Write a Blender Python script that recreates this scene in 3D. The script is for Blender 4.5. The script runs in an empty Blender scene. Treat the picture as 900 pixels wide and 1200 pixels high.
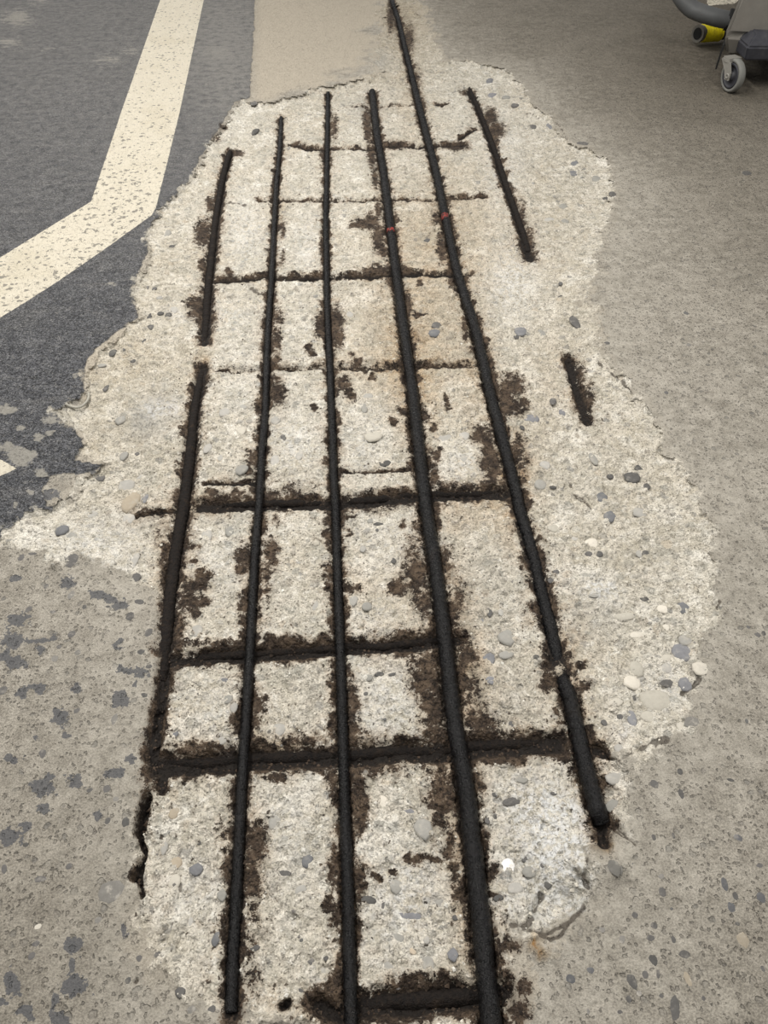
import bpy, math, random
import numpy as np
from mathutils import Vector, Matrix

random.seed(7)
rng = np.random.default_rng(11)
scn = bpy.context.scene
COL = scn.collection

# ------------------------------------------------------------------ camera
H = 0.90                                   # lens height above the slab
F = 906.0                                  # focal length for a 900 x 1200 picture
PITCH = math.radians(45.7)
cd = bpy.data.cameras.new('camera')
cd.sensor_fit = 'VERTICAL'; cd.sensor_height = 36.0; cd.lens = F / 1200 * 36
cd.clip_start = 0.02; cd.clip_end = 200
cam = bpy.data.objects.new('camera', cd); COL.objects.link(cam)
cam.location = (0, 0, H); cam.rotation_euler = (math.pi / 2 - PITCH, 0, 0)
scn.camera = cam

# ------------------------------------------------------------------ world, lamps, exposure
scn.view_settings.view_transform = 'Standard'
scn.view_settings.look = 'None'
scn.view_settings.gamma = 1
scn.view_settings.use_curve_mapping = False
scn.view_settings.exposure = 0.22
w = bpy.data.worlds.new('world'); scn.world = w; w.use_nodes = True
w.node_tree.nodes['Background'].inputs[0].default_value = (1.0, 0.985, 0.955, 1)
w.node_tree.nodes['Background'].inputs[1].default_value = 0.35

def strip_lamp(name, loc, sx, sy, power, rot=(0, 0, 0), col=(1, 0.965, 0.91)):
    d = bpy.data.lights.new(name, 'AREA'); d.shape = 'RECTANGLE'; d.size = sx; d.size_y = sy
    d.energy = power; d.color = col
    o = bpy.data.objects.new(name, d); COL.objects.link(o); o.location = loc; o.rotation_euler = rot
    return o
strip_lamp('ceiling_tube', (-0.75, 1.75, 2.35), 0.25, 2.4, 62)
strip_lamp('ceiling_tube', (1.0, 0.9, 2.35), 0.25, 2.0, 26)
strip_lamp('ceiling_tube', (-1.6, 4.6, 2.6), 0.25, 2.4, 40)

# ------------------------------------------------------------------ pixel of the photograph -> point on the floor
CP, SP = math.cos(PITCH), math.sin(PITCH)
def at(u, v, z=0.0):
    """the point at height z that stands at pixel (u, v) of the photograph"""
    a = (u - 450.0) / F; b = (600.0 - v) / F
    dy = b * SP + CP; dz = b * CP - SP
    t = (z - H) / dz
    return Vector((a * t, dy * t, z))
def depth_of(y): return y * CP + H * SP

# ------------------------------------------------------------------ numpy noise
def _hash(ix, iy, s):
    h = (ix.astype(np.int64) * 374761393 + iy.astype(np.int64) * 668265263 + s * 974634211) & 0xFFFFFFFF
    h = ((h ^ (h >> 13)) * 1274126177) & 0xFFFFFFFF
    h = ((h ^ (h >> 16)) * 2246822519) & 0xFFFFFFFF
    return ((h ^ (h >> 15)) & 0xFFFFFF) / float(0x1000000)
def vnoise(x, y, s=0):
    ix = np.floor(x); iy = np.floor(y); fx = x - ix; fy = y - iy
    fx = fx * fx * fx * (fx * (fx * 6 - 15) + 10); fy = fy * fy * fy * (fy * (fy * 6 - 15) + 10)
    a = _hash(ix, iy, s); b = _hash(ix + 1, iy, s); c = _hash(ix, iy + 1, s); d = _hash(ix + 1, iy + 1, s)
    return (a + (b - a) * fx) * (1 - fy) + (c + (d - c) * fx) * fy
def fbm(x, y, s=0, o=4):
    t = 0; a = 0.5; n = 0
    for k in range(o):
        t = t + a * vnoise(x * 2 ** k + 17.3 * k, y * 2 ** k - 9.1 * k, s + k); n += a; a *= 0.55
    return t / n - 0.5                                   # about -0.5 .. 0.5
def worley(x, y, s=0):
    ix = np.floor(x); iy = np.floor(y)
    f1 = np.full(x.shape, 9.0); rid = np.zeros(x.shape)
    for dx in (-1, 0, 1):
        for dy in (-1, 0, 1):
            cx = ix + dx; cy = iy + dy
            px = cx + _hash(cx, cy, s); py = cy + _hash(cx, cy, s + 5)
            d = (px - x) ** 2 + (py - y) ** 2
            m = d < f1
            f1 = np.where(m, d, f1); rid = np.where(m, _hash(cx, cy, s + 9), rid)
    return np.sqrt(f1), rid
def sstep(a, b, x):
    t = np.clip((x - a) / (b - a), 0, 1); return t * t * (3 - 2 * t)

# ------------------------------------------------------------------ what the photograph shows, traced
PATCH = [(446,84),(430,92),(395,100),(372,103),(345,112),(310,122),(282,117),(273,130),(262,150),(248,163),(232,190),(222,215),
 (205,232),(186,250),(173,275),(172,300),(160,325),(158,350),(163,372),(140,395),(115,415),(100,435),(98,460),(78,476),(68,482),
 (85,498),(100,512),(88,532),(120,545),(95,560),(85,590),(55,600),(30,612),(-4,636),(60,648),(120,662),(172,690),(188,715),(190,745),
 (187,790),(177,860),(172,893),(178,922),(162,940),(158,1000),(160,1050),(170,1085),(190,1120),(205,1160),(240,1184),(300,1194),
 (335,1200),(340,1240),(562,1240),(592,1200),(604,1150),(612,1092),(640,1100),(662,1086),(690,1052),(696,1020),(716,992),(722,965),
 (736,945),(736,900),(716,885),(750,885),(775,864),(800,852),(815,805),(822,770),(846,715),(842,690),(838,630),(817,570),(786,530),
 (770,495),(742,460),(715,430),(700,405),(690,370),(690,330),(702,295),(720,235),(718,195),(695,175),(665,165),(642,135),(620,120),
 (615,100),(590,80),(545,72),(520,70),(508,48),(494,15),(480,-60),(440,-60),(447,15),(446,40),(440,64)]
COAT = [(-900,-120),(305,-120),(299,0),(293,115),(276,119),(262,142),(248,163),(232,190),(215,225),(190,250),(176,272),(172,300),(160,325),
 (156,347),(163,372),(150,381),(120,402),(100,422),(98,455),(106,462),(100,474),(76,479),(80,490),(96,512),(100,522),(86,540),(121,545),
 (114,552),(62,558),(48,575),(58,592),(90,588),(62,601),(20,612),(5,625),(-10,640),(-900,760)]
LINE = [(200,-40),(188,0),(143,130),(107,237),(0,303),(-320,480),(-320,585),(0,374),(60,336),(120,295),(178,253),(183,244),(210,135),(239,0),(248,-40)]
LINE_FAR = [(826,-4),(866,-6),(864,4),(829,7)]
LINE_BIT = [(-30,540),(2,540),(12,545),(19,550),(6,557),(-30,572)]
TAN_PATCH = [(297,-60),(470,-60),(452,30),(432,62),(410,80),(372,103),(345,112),(310,122),(288,118)]
GRIME = [(480,-80),(505,30),(545,68),(600,80),(640,120),(690,165),(735,200),(790,260),(860,330),(1000,420),(1500,420),(1500,-80)]

BARS = dict(
 far_left=dict(r=.0088, pts=[(270,178,-6),(262,205,-6),(254,250,-6),(248,300,-6),(243,350,-6),(241,385,-9),(239.5,402,-14),(239,415,-19),(237.5,430,-15),(233,455,-10),(228,480,-7),(222,540,-5),(214,600,-3),(204,660,-3),(197,715,-4),(193,760,-7),(188,800,-16)]),
 thin_left=dict(r=.0056, pts=[(329.5,138,-6),(327.8,175,-4),(324,215,-2),(322,251,-1),(320,290,-1),(318,329,-1),(315.5,364,-1),(313,410,-1),(311,475,-1),(306.7,531,0),(303.5,590,0),(298,660,0),(293,758,0),(289,827,0),(284,902,0),(281.5,950,0),(279,1007,-1),(275.8,1070,-2),(272.5,1128,-5),(270.5,1188,-7)]),
 thin_middle=dict(r=.0053, pts=[(384.4,109,-4),(383.8,150,0),(383,204,0),(381.7,255,0),(382.5,300,0),(383,347,0),(385,400,0),(387,440,0),(389,493,0),(391,560,0),(393,592,0),(395.5,673,1),(398.5,758,1),(401,838,1),(403.5,930,1),(405,975,1),(408,1060,1),(410,1150,0),(413,1240,0)]),
 thick_middle=dict(r=.0094, pts=[(436,107,-2),(442,160,0),(449,200,0),(459,278,0),(467,340,1),(475,398,1),(484.4,467,1),(498,585,1),(511,669,1),(523,765,1),(533,850,1),(544,910,1),(555,1000,1),(567,1112,1),(574.5,1187,1),(580,1240,1)]),
 long_right=dict(r=.0092, pts=[(452,-40,-3),(459,0,-3),(466.7,24,-3),(478,71,-3),(489,115,0),(498,151,0),(510,197,1),(522,255,1),(535.6,300+18,1),(553,372,1),(562,405,1),(572,450,1),(583,492,0),(593,531,-1),(604,573,-5),(611,604,-9),(619,631,-13),(627,660,-14),(635.5,698,-12),(647,742,-12),(651,762,-14),(656,785,-20),(661,800,-10),(667,815,-5),(675.5,851,-3),(687,900,-3),(695.5,932,-4),(700,948,-6),(705,964,-16)]),
 short_right=dict(r=.0088, pts=[(549,104,-8),(560,127,-7),(569,149,-6),(582,184,-6),(593,218,-6),(604,249,-6),(613,275,-6),(619,297,-9)]),
)
CROSS = dict(
 top=dict(r=.004, w=.006, pts=[(413,126,-6),(431,128,-5),(458,125,-5),(484,124,-6)]),
 second=dict(r=.0075, w=.012, pts=[(345.5,172,-9),(362,175.5,-7),(380,176.7,-6),(400,174,-6),(431,175.5,-6),(458,172,-6),(489,173,-6),(511,172,-6),(542,170,-9)]),
 third=dict(r=.007, w=.010, pts=[(305.5,235.5,-10),(331,235.5,-8),(375.5,237,-7),(422,236,-7),(458,234.4,-7),(511,234,-7),(542,233,-9),(568,231,-13)]),
 fourth=dict(r=.0075, w=.012, pts=[(256,329,-9),(280,328,-6),(313,324,-7),(327,327,-6),(378,326,-6),(400,324.4,-6),(429,325,-6),(455.5,322,-7),(490,321,-8),(533,322.7,-9),(547,321,-13)]),
 fifth=dict(r=.0075, w=.010, pts=[(256,435,-13),(304,433,-11),(350,432,-10),(400,430,-12),(435,431,-13),(487,431,-13),(522,428.5,-12),(558,428,-13)]),
 sixth=dict(r=.0085, w=.014, pts=[(236,593,-15),(270,592,-13),(306,591,-8),(378,590,-6),(400,589,-6),(435.5,586.7,-7),(487,581,-8),(511,580,-8),(544.5,580,-8),(578,578,-10),(592,577,-14)]),
 seventh=dict(r=.0075, w=.012, pts=[(199,773,-7),(238,771,-6),(280,768,-6),(302,766.7,-5),(358,763,-5),(389,761,-5),(409,758.5,-5),(449,758,-5),(484.5,754,-5),(513,751,-6),(535,750,-14)]),
 eighth=dict(r=.0092, w=.015, pts=[(186,896,-10),(206.7,894,-8),(233,895.5,-7),(273,892,-6),(295.5,890,-5),(340,888,-4),(391,886.7,-4),(411,886,-4),(464.5,881.5,-4),(529,880,-4),(551,876,-6),(604.5,873,-6),(653,869.5,-10)]),
 ninth=dict(r=.0092, w=.014, pts=[(412,1180,-6),(455,1175.5,-6),(505,1172.5,-6),(560,1167,-6),(585,1165,-9)]),
)
# bare grooves: polyline, half width (m), groove depth (m)
GROOVES = [
 ([(667,420),(673,447),(682,473),(689,493)], .012, .010),
 ([(193,775),(190,800),(187,825),(181,860),(177,888)], .010, .012),
 ([(192,900),(189,922)], .007, .006),
 ([(171,935),(167,950),(164,975)], .006, .020), ([(167,970),(165,985),(170,998),(163,1028),(167,1050)], .0030, .012), ([(400,432),(440,434),(480,431),(530,428)], .007, .004), ([(260,435),(300,434),(350,431)], .007, .005),  # last two are shaded troughs, their shade painted in rust colour
 ([(164,1012),(159,1030)], .004, .014),
 ([(620,298),(621,303)], .014, .008),
 ([(509,122),(518,124),(525,121)], .006, .006),
 ([(538,164),(546,158),(556,152)], .008, .006),
 ([(242,566),(275,566),(303,565)], .006, .007),
 ([(400,553),(430,555),(480,551)], .0035, .005),
 ([(160,606),(185,601),(208,598)], .004, .006),
 ([(330,1178),(338,1174)], .004, .008),
 ([(372,1176),(385,1183),(398,1189)], .009, .012),
 ([(705,972),(708,986)], .007, .010),
 ([(698,876),(708,880)], .008, .012),
]
# hairline breaks in the concrete (dark, no rust)
CRACKS = [
 ([(607,131),(622,133),(635,139),(651,142),(660,152),(664,162),(672,168)], .0022),
 ([(668,568),(674,580),(684,590),(694,597)], .003),
 ([(715,888),(728,890),(738,884),(760,874),(780,866)], .004),
 ([(840,712),(845,704)], .003),
 ([(622,1092),(640,1098),(655,1092),(668,1080),(684,1064)], .004),
 ([(600,1082),(618,1086),(626,1070),(636,1050)], .003),
 ([(720,970),(735,982),(745,990)], .002),
 ([(418,95),(440,97),(462,98),(476,96)], .004),
 ([(760,452),(752,450)], .002), ([(700,425),(712,434),(728,448),(742,462)], .003),
 ([(690,1000),(684,1030),(690,1040)], .003),
 ([(800,812),(812,806),(820,795)], .003), ([(210,1033),(212,1044)], .003), ([(160,1120),(160,1148)], .0015),
 ([(295,338),(303,345),(313,350)], .006), ([(269,237),(278,238),(287,241)], .008),
]
# rust, pixel ellipses (cx, cy, rx, ry, strength)
RUST = [(236,443,6,18,1),(238,275,9,14,1),(232,362,10,13,1),(243,372,8,14,1),(238,311,4,7,1),(247,240,5,9,.9),(277,181,7,4,1),(392,150,4,13,.8),(379,187,4,7,.8),
 (429,138,4,14,.9),(431,155,4,10,1),(436,182,4,14,1),(458,22,4,14,.9),(479,46,6,15,.8),(486,95,7,15,.7),(494,125,5,12,.6),(462,171,14,4,1),(533,172,14,4,1),
 (575,138,6,9,1),(582,153,9,8,1),(544,109,4,3,1),(440,209,4,12,.8),(422,263,10,5,1),(435,260,8,8,1),(443,278,6,14,1),(449,295,4,6,1),(442,318,16,6,1),
 (444,247,4,10,.9),(511,255,5,8,.8),(518,293,5,13,1),(516,277,3,3,1),(492,331,3,5,.9),(529,331,4,5,.9),(491,369,6,3,1),(543,384,3,5,1),(546,394,3,5,1),(478,356,4,14,.8),
 (378,384,8,13,1),(363,409,4,4,1),(368,416,4,4,1),(393,378,8,18,1),(396,397,6,10,1),(331,269,3,9,.8),(331,304,3,9,.8),(326,373,6,9,.8),(325,400,5,14,.9),(324,424,5,9,.9),
 (269,318,5,4,1),(324,462,10,14,.95),(304,478,5,8,1),(298,538,7,10,.9),(302,513,4,9,.9),(292,551,4,6,1),(273,579,5,5,1),(249,579,7,4,1),(318,580,8,5,1),(367,477,4,3,1),
 (240,590,20,7,.75),(280,582,20,9,.6),(402,452,8,9,.95),(411,463,5,7,1),(412,418,4,3,1),(421,426,4,4,1),(427,434,4,4,1),(436,444,3,3,1),(475,483,6,5,.9),(461,494,4,4,1),(480,507,5,10,.9),
 (498,487,6,8,.9),(508,500,4,5,1),(509,533,6,8,.9),(513,527,4,4,1),(524,471,4,6,.9),(527,480,4,3,.9),(507,556,6,14,.9),(487,548,6,14,.7),(562,509,9,10,1),(572,520,6,14,1),(573,540,10,14,1),(576,558,7,10,1),
 (600,452,13,12,1),(600,478,14,9,1),(613,471,4,6,1),(591,468,8,14,1),(570,531,5,8,1),(579,553,8,10,1),(608,522,8,14,.65),(612,545,7,14,.6),(600,590,8,14,.6),
 (224,642,7,3,1),(227,659,5,4,1),(241,678,8,8,1),(229,688,15,7,1),(220,704,13,13,1),(235,704,8,5,1),(227,720,6,5,1),(208,735,7,20,.95),(206,755,8,12,1),(287,655,10,12,1),(283,669,9,5,1),
 (287,709,7,9,1),(288,726,4,10,.9),(318,651,10,14,.95),(313,678,6,15,.8),(312,695,4,9,.7),(249,757,40,7,.65),(300,755,20,6,.5),(384,631,5,9,.9),(388,673,6,13,.9),(386,691,6,9,.8),(384,612,6,5,.8),
 (409,691,10,5,1),(407,609,9,3,1),(408,627,4,3,1),(491,675,18,27,.85),(484,647,12,14,.65),(499,706,9,20,.8),(464,691,11,8,1),(488,617,6,5,.9),(470,618,4,5,.9),(480,632,6,5,.6),(527,665,5,3,1),(520,657,5,4,1),
 (535,704,12,32,.55),(548,690,6,10,.55),(530,740,10,18,.6),(195,789,9,14,1),(190,824,8,12,.9),(184,867,10,26,.95),(192,902,10,9,1),(190,920,6,8,.9),(168,949,7,20,1),(304,829,9,17,.85),(300,846,9,10,.7),
 (322,912,14,5,.95),(413,820,7,20,.95),(415,835,6,12,1),(414,856,8,12,.9),(418,926,8,34,.85),(392,804,5,26,.85),(391,853,5,12,.8),(392,916,6,26,.85),(500,793,18,30,.9),(509,833,16,26,.92),(511,858,14,14,.9),
 (518,928,14,32,.88),(549,769,14,14,.75),(553,807,13,22,.72),(562,847,18,18,.9),(540,800,8,40,.8),(644,802,9,10,1),(651,833,4,4,1),(685,805,6,6,1),(680,780,6,4,1),(667,771,6,7,.8),(640,762,5,5,.9),(658,847,6,5,.9),(662,884,6,7,1),
 (693,860,6,4,1),(607,890,11,6,.9),(300,989,14,21,.88),(295,1033,11,19,.85),(294,1066,9,17,.6),(294,1115,9,22,.55),(262,975,10,20,.5),(268,1010,6,20,.5),(293,1146,11,24,.6),(272,1100,10,30,.6),(393,1015,7,24,.95),(389,1060,8,8,1),
 (396,1078,6,14,.9),(397,1122,5,16,.9),(393,1153,8,12,1),(382,1182,12,7,1),(420,950,9,26,.9),(422,1035,9,24,.92),(426,1055,9,4,.9),(516,938,13,36,.85),(525,990,8,18,.8),(532,1020,8,22,.75),(543,1050,7,22,.7),(551,1090,6,28,.75),
 (487,1010,13,6,.9),(507,1009,10,5,.95),(445,1026,5,4,.95),(462,1021,5,4,.9),(597,1109,12,8,.9),(612,1160,7,9,.95),(607,1186,12,12,.95),(580,1050,7,4,.9),(590,1100,5,30,.6),(706,980,8,12,.9),
 (685,470,10,20,.8),(678,440,8,18,.7),(617,285,8,16,.9),(612,248,4,14,.7),(470,585,30,9,.7),(540,573,40,7,.6),(430,597,40,6,.6),(345,575,30,9,.55),(250,876,60,6,.6),(350,868,40,8,.65),(470,868,40,6,.6),(600,862,40,6,.6),(330,902,50,6,.5),(450,900,40,6,.55),(600,884,40,6,.6),
 (480,1160,60,7,.65),(325,610,10,12,.5),(200,640,12,30,.5),(180,600,24,6,.6),(185,625,10,16,.45),(262,150,4,4,.9),(254,163,5,6,.6)]
# brown stain washed into the concrete (cx, cy, rx, ry, strength)
OCHRE = [(500,400,60,60,.32),(470,330,60,70,.32),(500,270,50,50,.25),(540,300,50,70,.2),(570,270,60,60,.15),(510,430,60,30,.2),(480,480,20,60,.4),(505,470,14,50,.4),(470,420,24,60,.3),(560,440,18,60,.5),(600,560,30,50,.6),(540,590,30,30,.6),(590,590,26,40,.5),
 (440,440,40,40,.3),(300,871,12,12,1.0),(330,876,20,8,.8),(470,700,30,60,.3),(540,730,26,80,.45),(556,800,26,60,.4),(525,930,24,60,.5),(545,1060,16,90,.6),(292,1010,20,60,.4),(630,1104,7,10,1.3),(637,1116,5,6,1.2),(634,1124,4,4,1),
 (706,985,12,12,1.4),(480,130,20,40,.3),(640,440,30,60,.25),(238,425,8,14,.7),(330,245,8,16,.5),(422,700,14,40,.35),(200,650,24,60,.3),(240,590,40,16,.45),(600,840,40,60,.25),(665,760,20,60,.35),(690,880,14,60,.4),(370,1190,60,12,.3),(150,590,20,14,.25)]
# what is left of the dark coating on the lower left (cx, cy, rx, ry)
SPOTS = [(22,678,8,4),(78,683,9,8),(115,696,12,6),(138,708,10,6),(18,728,18,7),(15,750,14,8),(5,770,10,9),(20,778,12,8),(45,752,14,4),(60,745,6,5),(48,760,4,6),(140,755,7,6),(148,785,12,5),(165,790,9,7),(160,803,4,5),(143,820,10,10),(50,806,8,5),
 (27,812,8,7),(88,805,8,4),(70,840,9,11),(12,890,6,4),(82,862,6,4),(42,865,5,4),(156,892,8,6),(130,907,10,6),(50,925,14,10),(55,912,6,6),(87,918,10,8),(15,978,18,9),(28,968,8,5),(115,957,4,7),(50,948,9,4),(145,1088,5,9),(85,1108,10,9),(82,1130,5,10),
 (86,1155,18,11),(68,1176,8,12),(73,1195,6,10),(15,1152,8,13),(6,1174,6,6),(32,1185,8,8),(10,1215,14,10),(125,700,7,4),(100,550,14,6),(60,580,12,6),(40,566,10,6),(115,555,10,4),(-20,760,20,12),(-30,970,20,12)]
DUST = [(20,22,20,12,.7),(10,50,18,8,.6),(130,70,26,9,.5),(150,60,20,7,.45),(255,62,26,9,.6),(40,58,60,4,.35),(45,0,20,8,.5),(230,80,30,18,.25),(260,100,40,40,.3),(250,20,30,40,.3),(24,535,16,11,1.1),(8,480,14,4,1.0),(24,502,6,4,.9),(8,525,14,6,.7),
 (45,512,7,4,.8),(58,508,6,4,.7),(50,554,9,4,.9),(35,575,6,4,.8),(20,594,4,4,.9),(88,440,5,3,.7),(62,493,10,6,.9),(130,332,8,4,.5),(78,455,4,3,.4),(100,95,60,6,.2)]
WHITE = [(700,690,22,12,1.1),(650,1010,50,80,.8),(660,970,30,40,.8),(250,130,30,40,.3),(590,200,20,50,.6),(600,330,26,40,.7),(240,370,40,14,.6),(290,270,26,40,.5),(360,290,16,40,.45),(440,740,30,30,.5),(470,1050,50,60,.6),(450,830,40,50,.5),(250,840,40,40,.35),
 (345,520,30,30,.5),(430,520,30,60,.35),(540,550,26,30,.6),(300,440,40,60,.3),(110,640,60,30,.4),(730,860,14,10,.7),(470,640,40,40,.4),(340,960,40,80,.35),(225,1050,40,40,.35),(180,480,12,10,.7),(205,480,12,8,.8),(260,660,40,40,.35),(610,940,40,40,.5),(590,1060,14,12,.8),(770,810,40,30,.4)]
PITS = [(660,1062,26,24,.020),(690,930,24,60,.006),(716,930,16,40,.010),(205,1000,40,60,.004),(340,570,40,14,.004),(800,770,20,30,.006),(765,800,40,40,.004),(185,600,30,10,.004),(100,605,40,10,.004),(470,1090,60,70,.006)]
LUMPS = [(351,1184,20,14,.012),(690,1010,20,14,.008),(720,1015,18,18,.006),(300,1196,70,8,.006),(640,1110,24,14,.004),(340,548,40,8,.004)]
GREYS = [(170,495,26,22,.8),(190,470,20,16,.5),(690,720,40,30,.4),(560,700,40,60,.3),(590,830,40,50,.3),(650,1030,40,40,.4),(430,130,16,14,.5),(350,575,20,10,.3),(240,600,24,10,.4),(160,610,40,14,.4),(445,75,12,14,.6)]

def G(u, v): p = at(u, v); return (p.x, p.y)
def gpoly(poly): return np.array([G(min(max(u, -3000), 4000), max(v, -230)) for u, v in poly])

def seg_dist(X, Y, P):
    """distance to a polyline and the parameter of the nearest place on it"""
    best = np.full(X.shape, 1e9)
    for (x0, y0), (x1, y1) in zip(P[:-1], P[1:]):
        dx, dy = x1 - x0, y1 - y0
        t = np.clip(((X - x0) * dx + (Y - y0) * dy) / max(dx * dx + dy * dy, 1e-12), 0, 1)
        best = np.minimum(best, (X - x0 - t * dx) ** 2 + (Y - y0 - t * dy) ** 2)
    return np.sqrt(best)
def sdf(X, Y, P):
    """signed distance to a polygon on the floor, positive inside"""
    Q = np.vstack([P, P[:1]])
    d = seg_dist(X, Y, Q); ins = np.zeros(X.shape, bool)
    for (x0, y0), (x1, y1) in zip(Q[:-1], Q[1:]):
        if y0 == y1: continue
        ins ^= ((y0 > Y) != (y1 > Y)) & (X < (x1 - x0) * (Y - y0) / (y1 - y0) + x0)
    return np.where(ins, d, -d)

# ------------------------------------------------------------------ the slab as one fine relief, then cut into its parts
VV = np.concatenate([[-255, -235, -210, -180, -150, -120, -95, -75, -58, -44], np.arange(-34, 1236, 1.65), [1250, 1275, 1310, 1350, 1400, 1450, 1484]])
UD = np.arange(-40, 942, 1.65)
UL = -40 - 30 * 1.35 ** np.arange(1, 17); UR = UD[-1] + 30 * 1.35 ** np.arange(1, 17)
UU = np.concatenate([UL[::-1], [-60], UD, [UD[-1] + 20], UR])
th = PITCH + np.arctan((VV - 600) / F)
yr = H / np.tan(th)
yr = np.concatenate([yr, [-0.3, -0.9, -2.0, -4.0]])                  # behind the camera
VVx = np.concatenate([VV, [1600, 1700, 1800, 1900]])
wrow = depth_of(np.maximum(yr, 0.0)) / F
GY = np.repeat(yr[:, None], len(UU), 1)
GX = (UU[None, :] - 450) * wrow[:, None]
NR, NC = GX.shape
# pixel of every floor point (a straight reading of the traced outlines)
PV = np.repeat(VVx[:, None], NC, 1); PU = np.repeat(UU[None, :], NR, 0)

n_big = fbm(GX * 9, GY * 9, 1, 4); n_mid = fbm(GX * 38, GY * 38, 21, 4); n_fine = fbm(GX * 130, GY * 130, 41, 3)
wx = fbm(GX * 55, GY * 55, 61, 3); wy = fbm(GX * 55, GY * 55, 71, 3)
pxm = depth_of(np.maximum(GY, 0)) / F                                # metres per pixel there
WU = PU + (wx * 0.014 + n_fine * .008) / pxm; WV = PV + (wy * 0.010 + n_fine * .006) / pxm               # ragged outlines

def window(x0, x1, y0, y1):
    c0, c1 = np.searchsorted(UU, [x0, x1]); r0, r1 = np.searchsorted(VVx, [y0, y1])
    return slice(max(r0 - 1, 0), r1 + 1), slice(max(c0 - 1, 0), c1 + 1)
def blobs(lst, mode='max', soft=0.55):
    A = np.zeros((NR, NC))
    for e in lst:
        cx, cy, rx, ry = e[:4]; s = e[4] if len(e) > 4 else 1
        m = window(cx - 2.4 * rx - 8, cx + 2.4 * rx + 8, cy - 2.4 * ry - 8, cy + 2.4 * ry + 8)
        q = np.sqrt(((WU[m] - cx) / rx) ** 2 + ((WV[m] - cy) / ry) ** 2)
        f = s * np.clip(0.5 + (1.0 - q) * soft, 0, 1.05)
        A[m] = np.maximum(A[m], f) if mode == 'max' else A[m] + f
    return A
def smooth_blobs(lst, mode='max'):
    A = np.zeros((NR, NC))
    for cx, cy, rx, ry, s in lst:
        m = window(cx - 2.6 * rx, cx + 2.6 * rx, cy - 2.6 * ry, cy + 2.6 * ry)
        q = ((WU[m] - cx) / rx) ** 2 + ((WV[m] - cy) / ry) ** 2
        f = s * np.exp(-q * 0.9)
        A[m] = np.maximum(A[m], f) if mode == 'max' else A[m] + f
    return A

fuzz = 1 + 1.6 * np.exp(-(((PU - 720) / 60) ** 2 + ((PV - 350) / 70) ** 2)) + 1.3 * np.exp(-(((PU - 60) / 90) ** 2 + ((PV - 650) / 50) ** 2)) + 1.0 * np.exp(-(((PU - 640) / 90) ** 2 + ((PV - 1130) / 50) ** 2)) + 1.0 * np.exp(-(((PU - 210) / 60) ** 2 + ((PV - 1150) / 50) ** 2)) + 1.2 * np.exp(-(((PU - 480) / 90) ** 2 + ((PV - 80) / 16) ** 2)) + 2.6 * np.exp(-(((PU - 472) / 60) ** 2 + ((PV - 10) / 45) ** 2))
S_patch = sdf(GX, GY, gpoly(PATCH)) + (n_mid * 0.036 + n_fine * 0.012 + n_big * 0.035) * fuzz
S_coat = sdf(GX, GY, gpoly(COAT)) + n_mid * 0.016 + n_fine * 0.010
S_coat_soft = sdf(GX, GY, gpoly(COAT))
S_line = np.maximum(np.maximum(sdf(GX, GY, gpoly(LINE)), sdf(GX, GY, gpoly(LINE_FAR)) + n_fine * .03), sdf(GX, GY, gpoly(LINE_BIT)) + n_fine * .006)
a_tan = sstep(-.02, .06, sdf(GX, GY, gpoly(TAN_PATCH)) + (n_mid * .10 + n_big * .25) * sstep(300, 380, PU))
a_grime_shade = sstep(-.25, .35, sdf(GX, GY, gpoly(GRIME)) + n_big * .35) * .62 + .75 * np.exp(-(((PU - 850) / 110) ** 2 + ((PV - 60) / 75) ** 2)) + .40 * np.exp(-(((PU - 20) / 170) ** 2 + ((PV - 1120) / 220) ** 2)) + .35 * np.exp(-(((PU - 920) / 90) ** 2 + ((PV - 1150) / 200) ** 2))  # grime, plus painted shade around the machine and painted vignette at lower right

in_patch = sstep(-.003, .006, S_patch)
def base_z(S): return -0.007 * sstep(-.003, .010, S) - 0.009 * sstep(.0, .07, S) - 0.004 * sstep(.06, .16, S)
ZB = base_z(S_patch)
ZB = ZB - smooth_blobs(PITS, 'sum') + smooth_blobs([(e[0], e[1], e[2], e[3], e[4]) for e in LUMPS], 'sum')
_sm = base_z(sdf(GX, GY, gpoly(PATCH)))
ZB = ZB + .0055 * sstep(-.003, .010, S_patch) * sstep(1.2, 1.9, fuzz)
def zb_at(u, v):
    r = min(max(int(np.searchsorted(VVx, v)), 0), NR - 1); c = min(max(int(np.searchsorted(UU, u)), 0), NC - 1)
    return float(_sm[r, c])

speck = np.zeros((NR, NC)); rust = np.zeros((NR, NC)); groove = np.zeros((NR, NC)); black = np.zeros((NR, NC))
def lay(pts, wid, strength, dep, core=1.0):
    u = [p[0] for p in pts]; v = [p[1] for p in pts]
    m = window(min(u) - 50, max(u) + 50, min(v) - 40, max(v) + 40)
    d = seg_dist(GX[m], GY[m], np.array([G(a, b) for a, b in zip(u, v)]))
    dr = d + wy[m] * wid * 1.1 - np.clip(n_mid[m], -.1, .4) * wid * 2.2 + n_fine[m] * wid * .5
    speck[m] = np.maximum(speck[m], strength * np.exp(-np.maximum(d - wid, 0) / .022))
    d = d + wx[m] * wid * 0.5
    rust[m] = np.maximum(rust[m], strength * np.clip(0.5 + (1.12 - dr / wid) * 0.6, 0, 1))
    black[m] = np.maximum(black[m], core * np.exp(-(d / wid) ** 2))
    groove[m] = np.maximum(groove[m], dep * np.exp(-(d / (wid * 0.95)) ** 4))
for k, b in BARS.items():
    wd = b['r'] * (1.75 if k in ('thin_left', 'thin_middle') else 1.5)
    lay(b['pts'] if k != 'far_left' else b['pts'][:7], wd, 1.0, b['r'] * 0.9)
    if k == 'far_left': lay(b['pts'][8:-1], wd, 1.0, b['r'] * 0.9)
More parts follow.
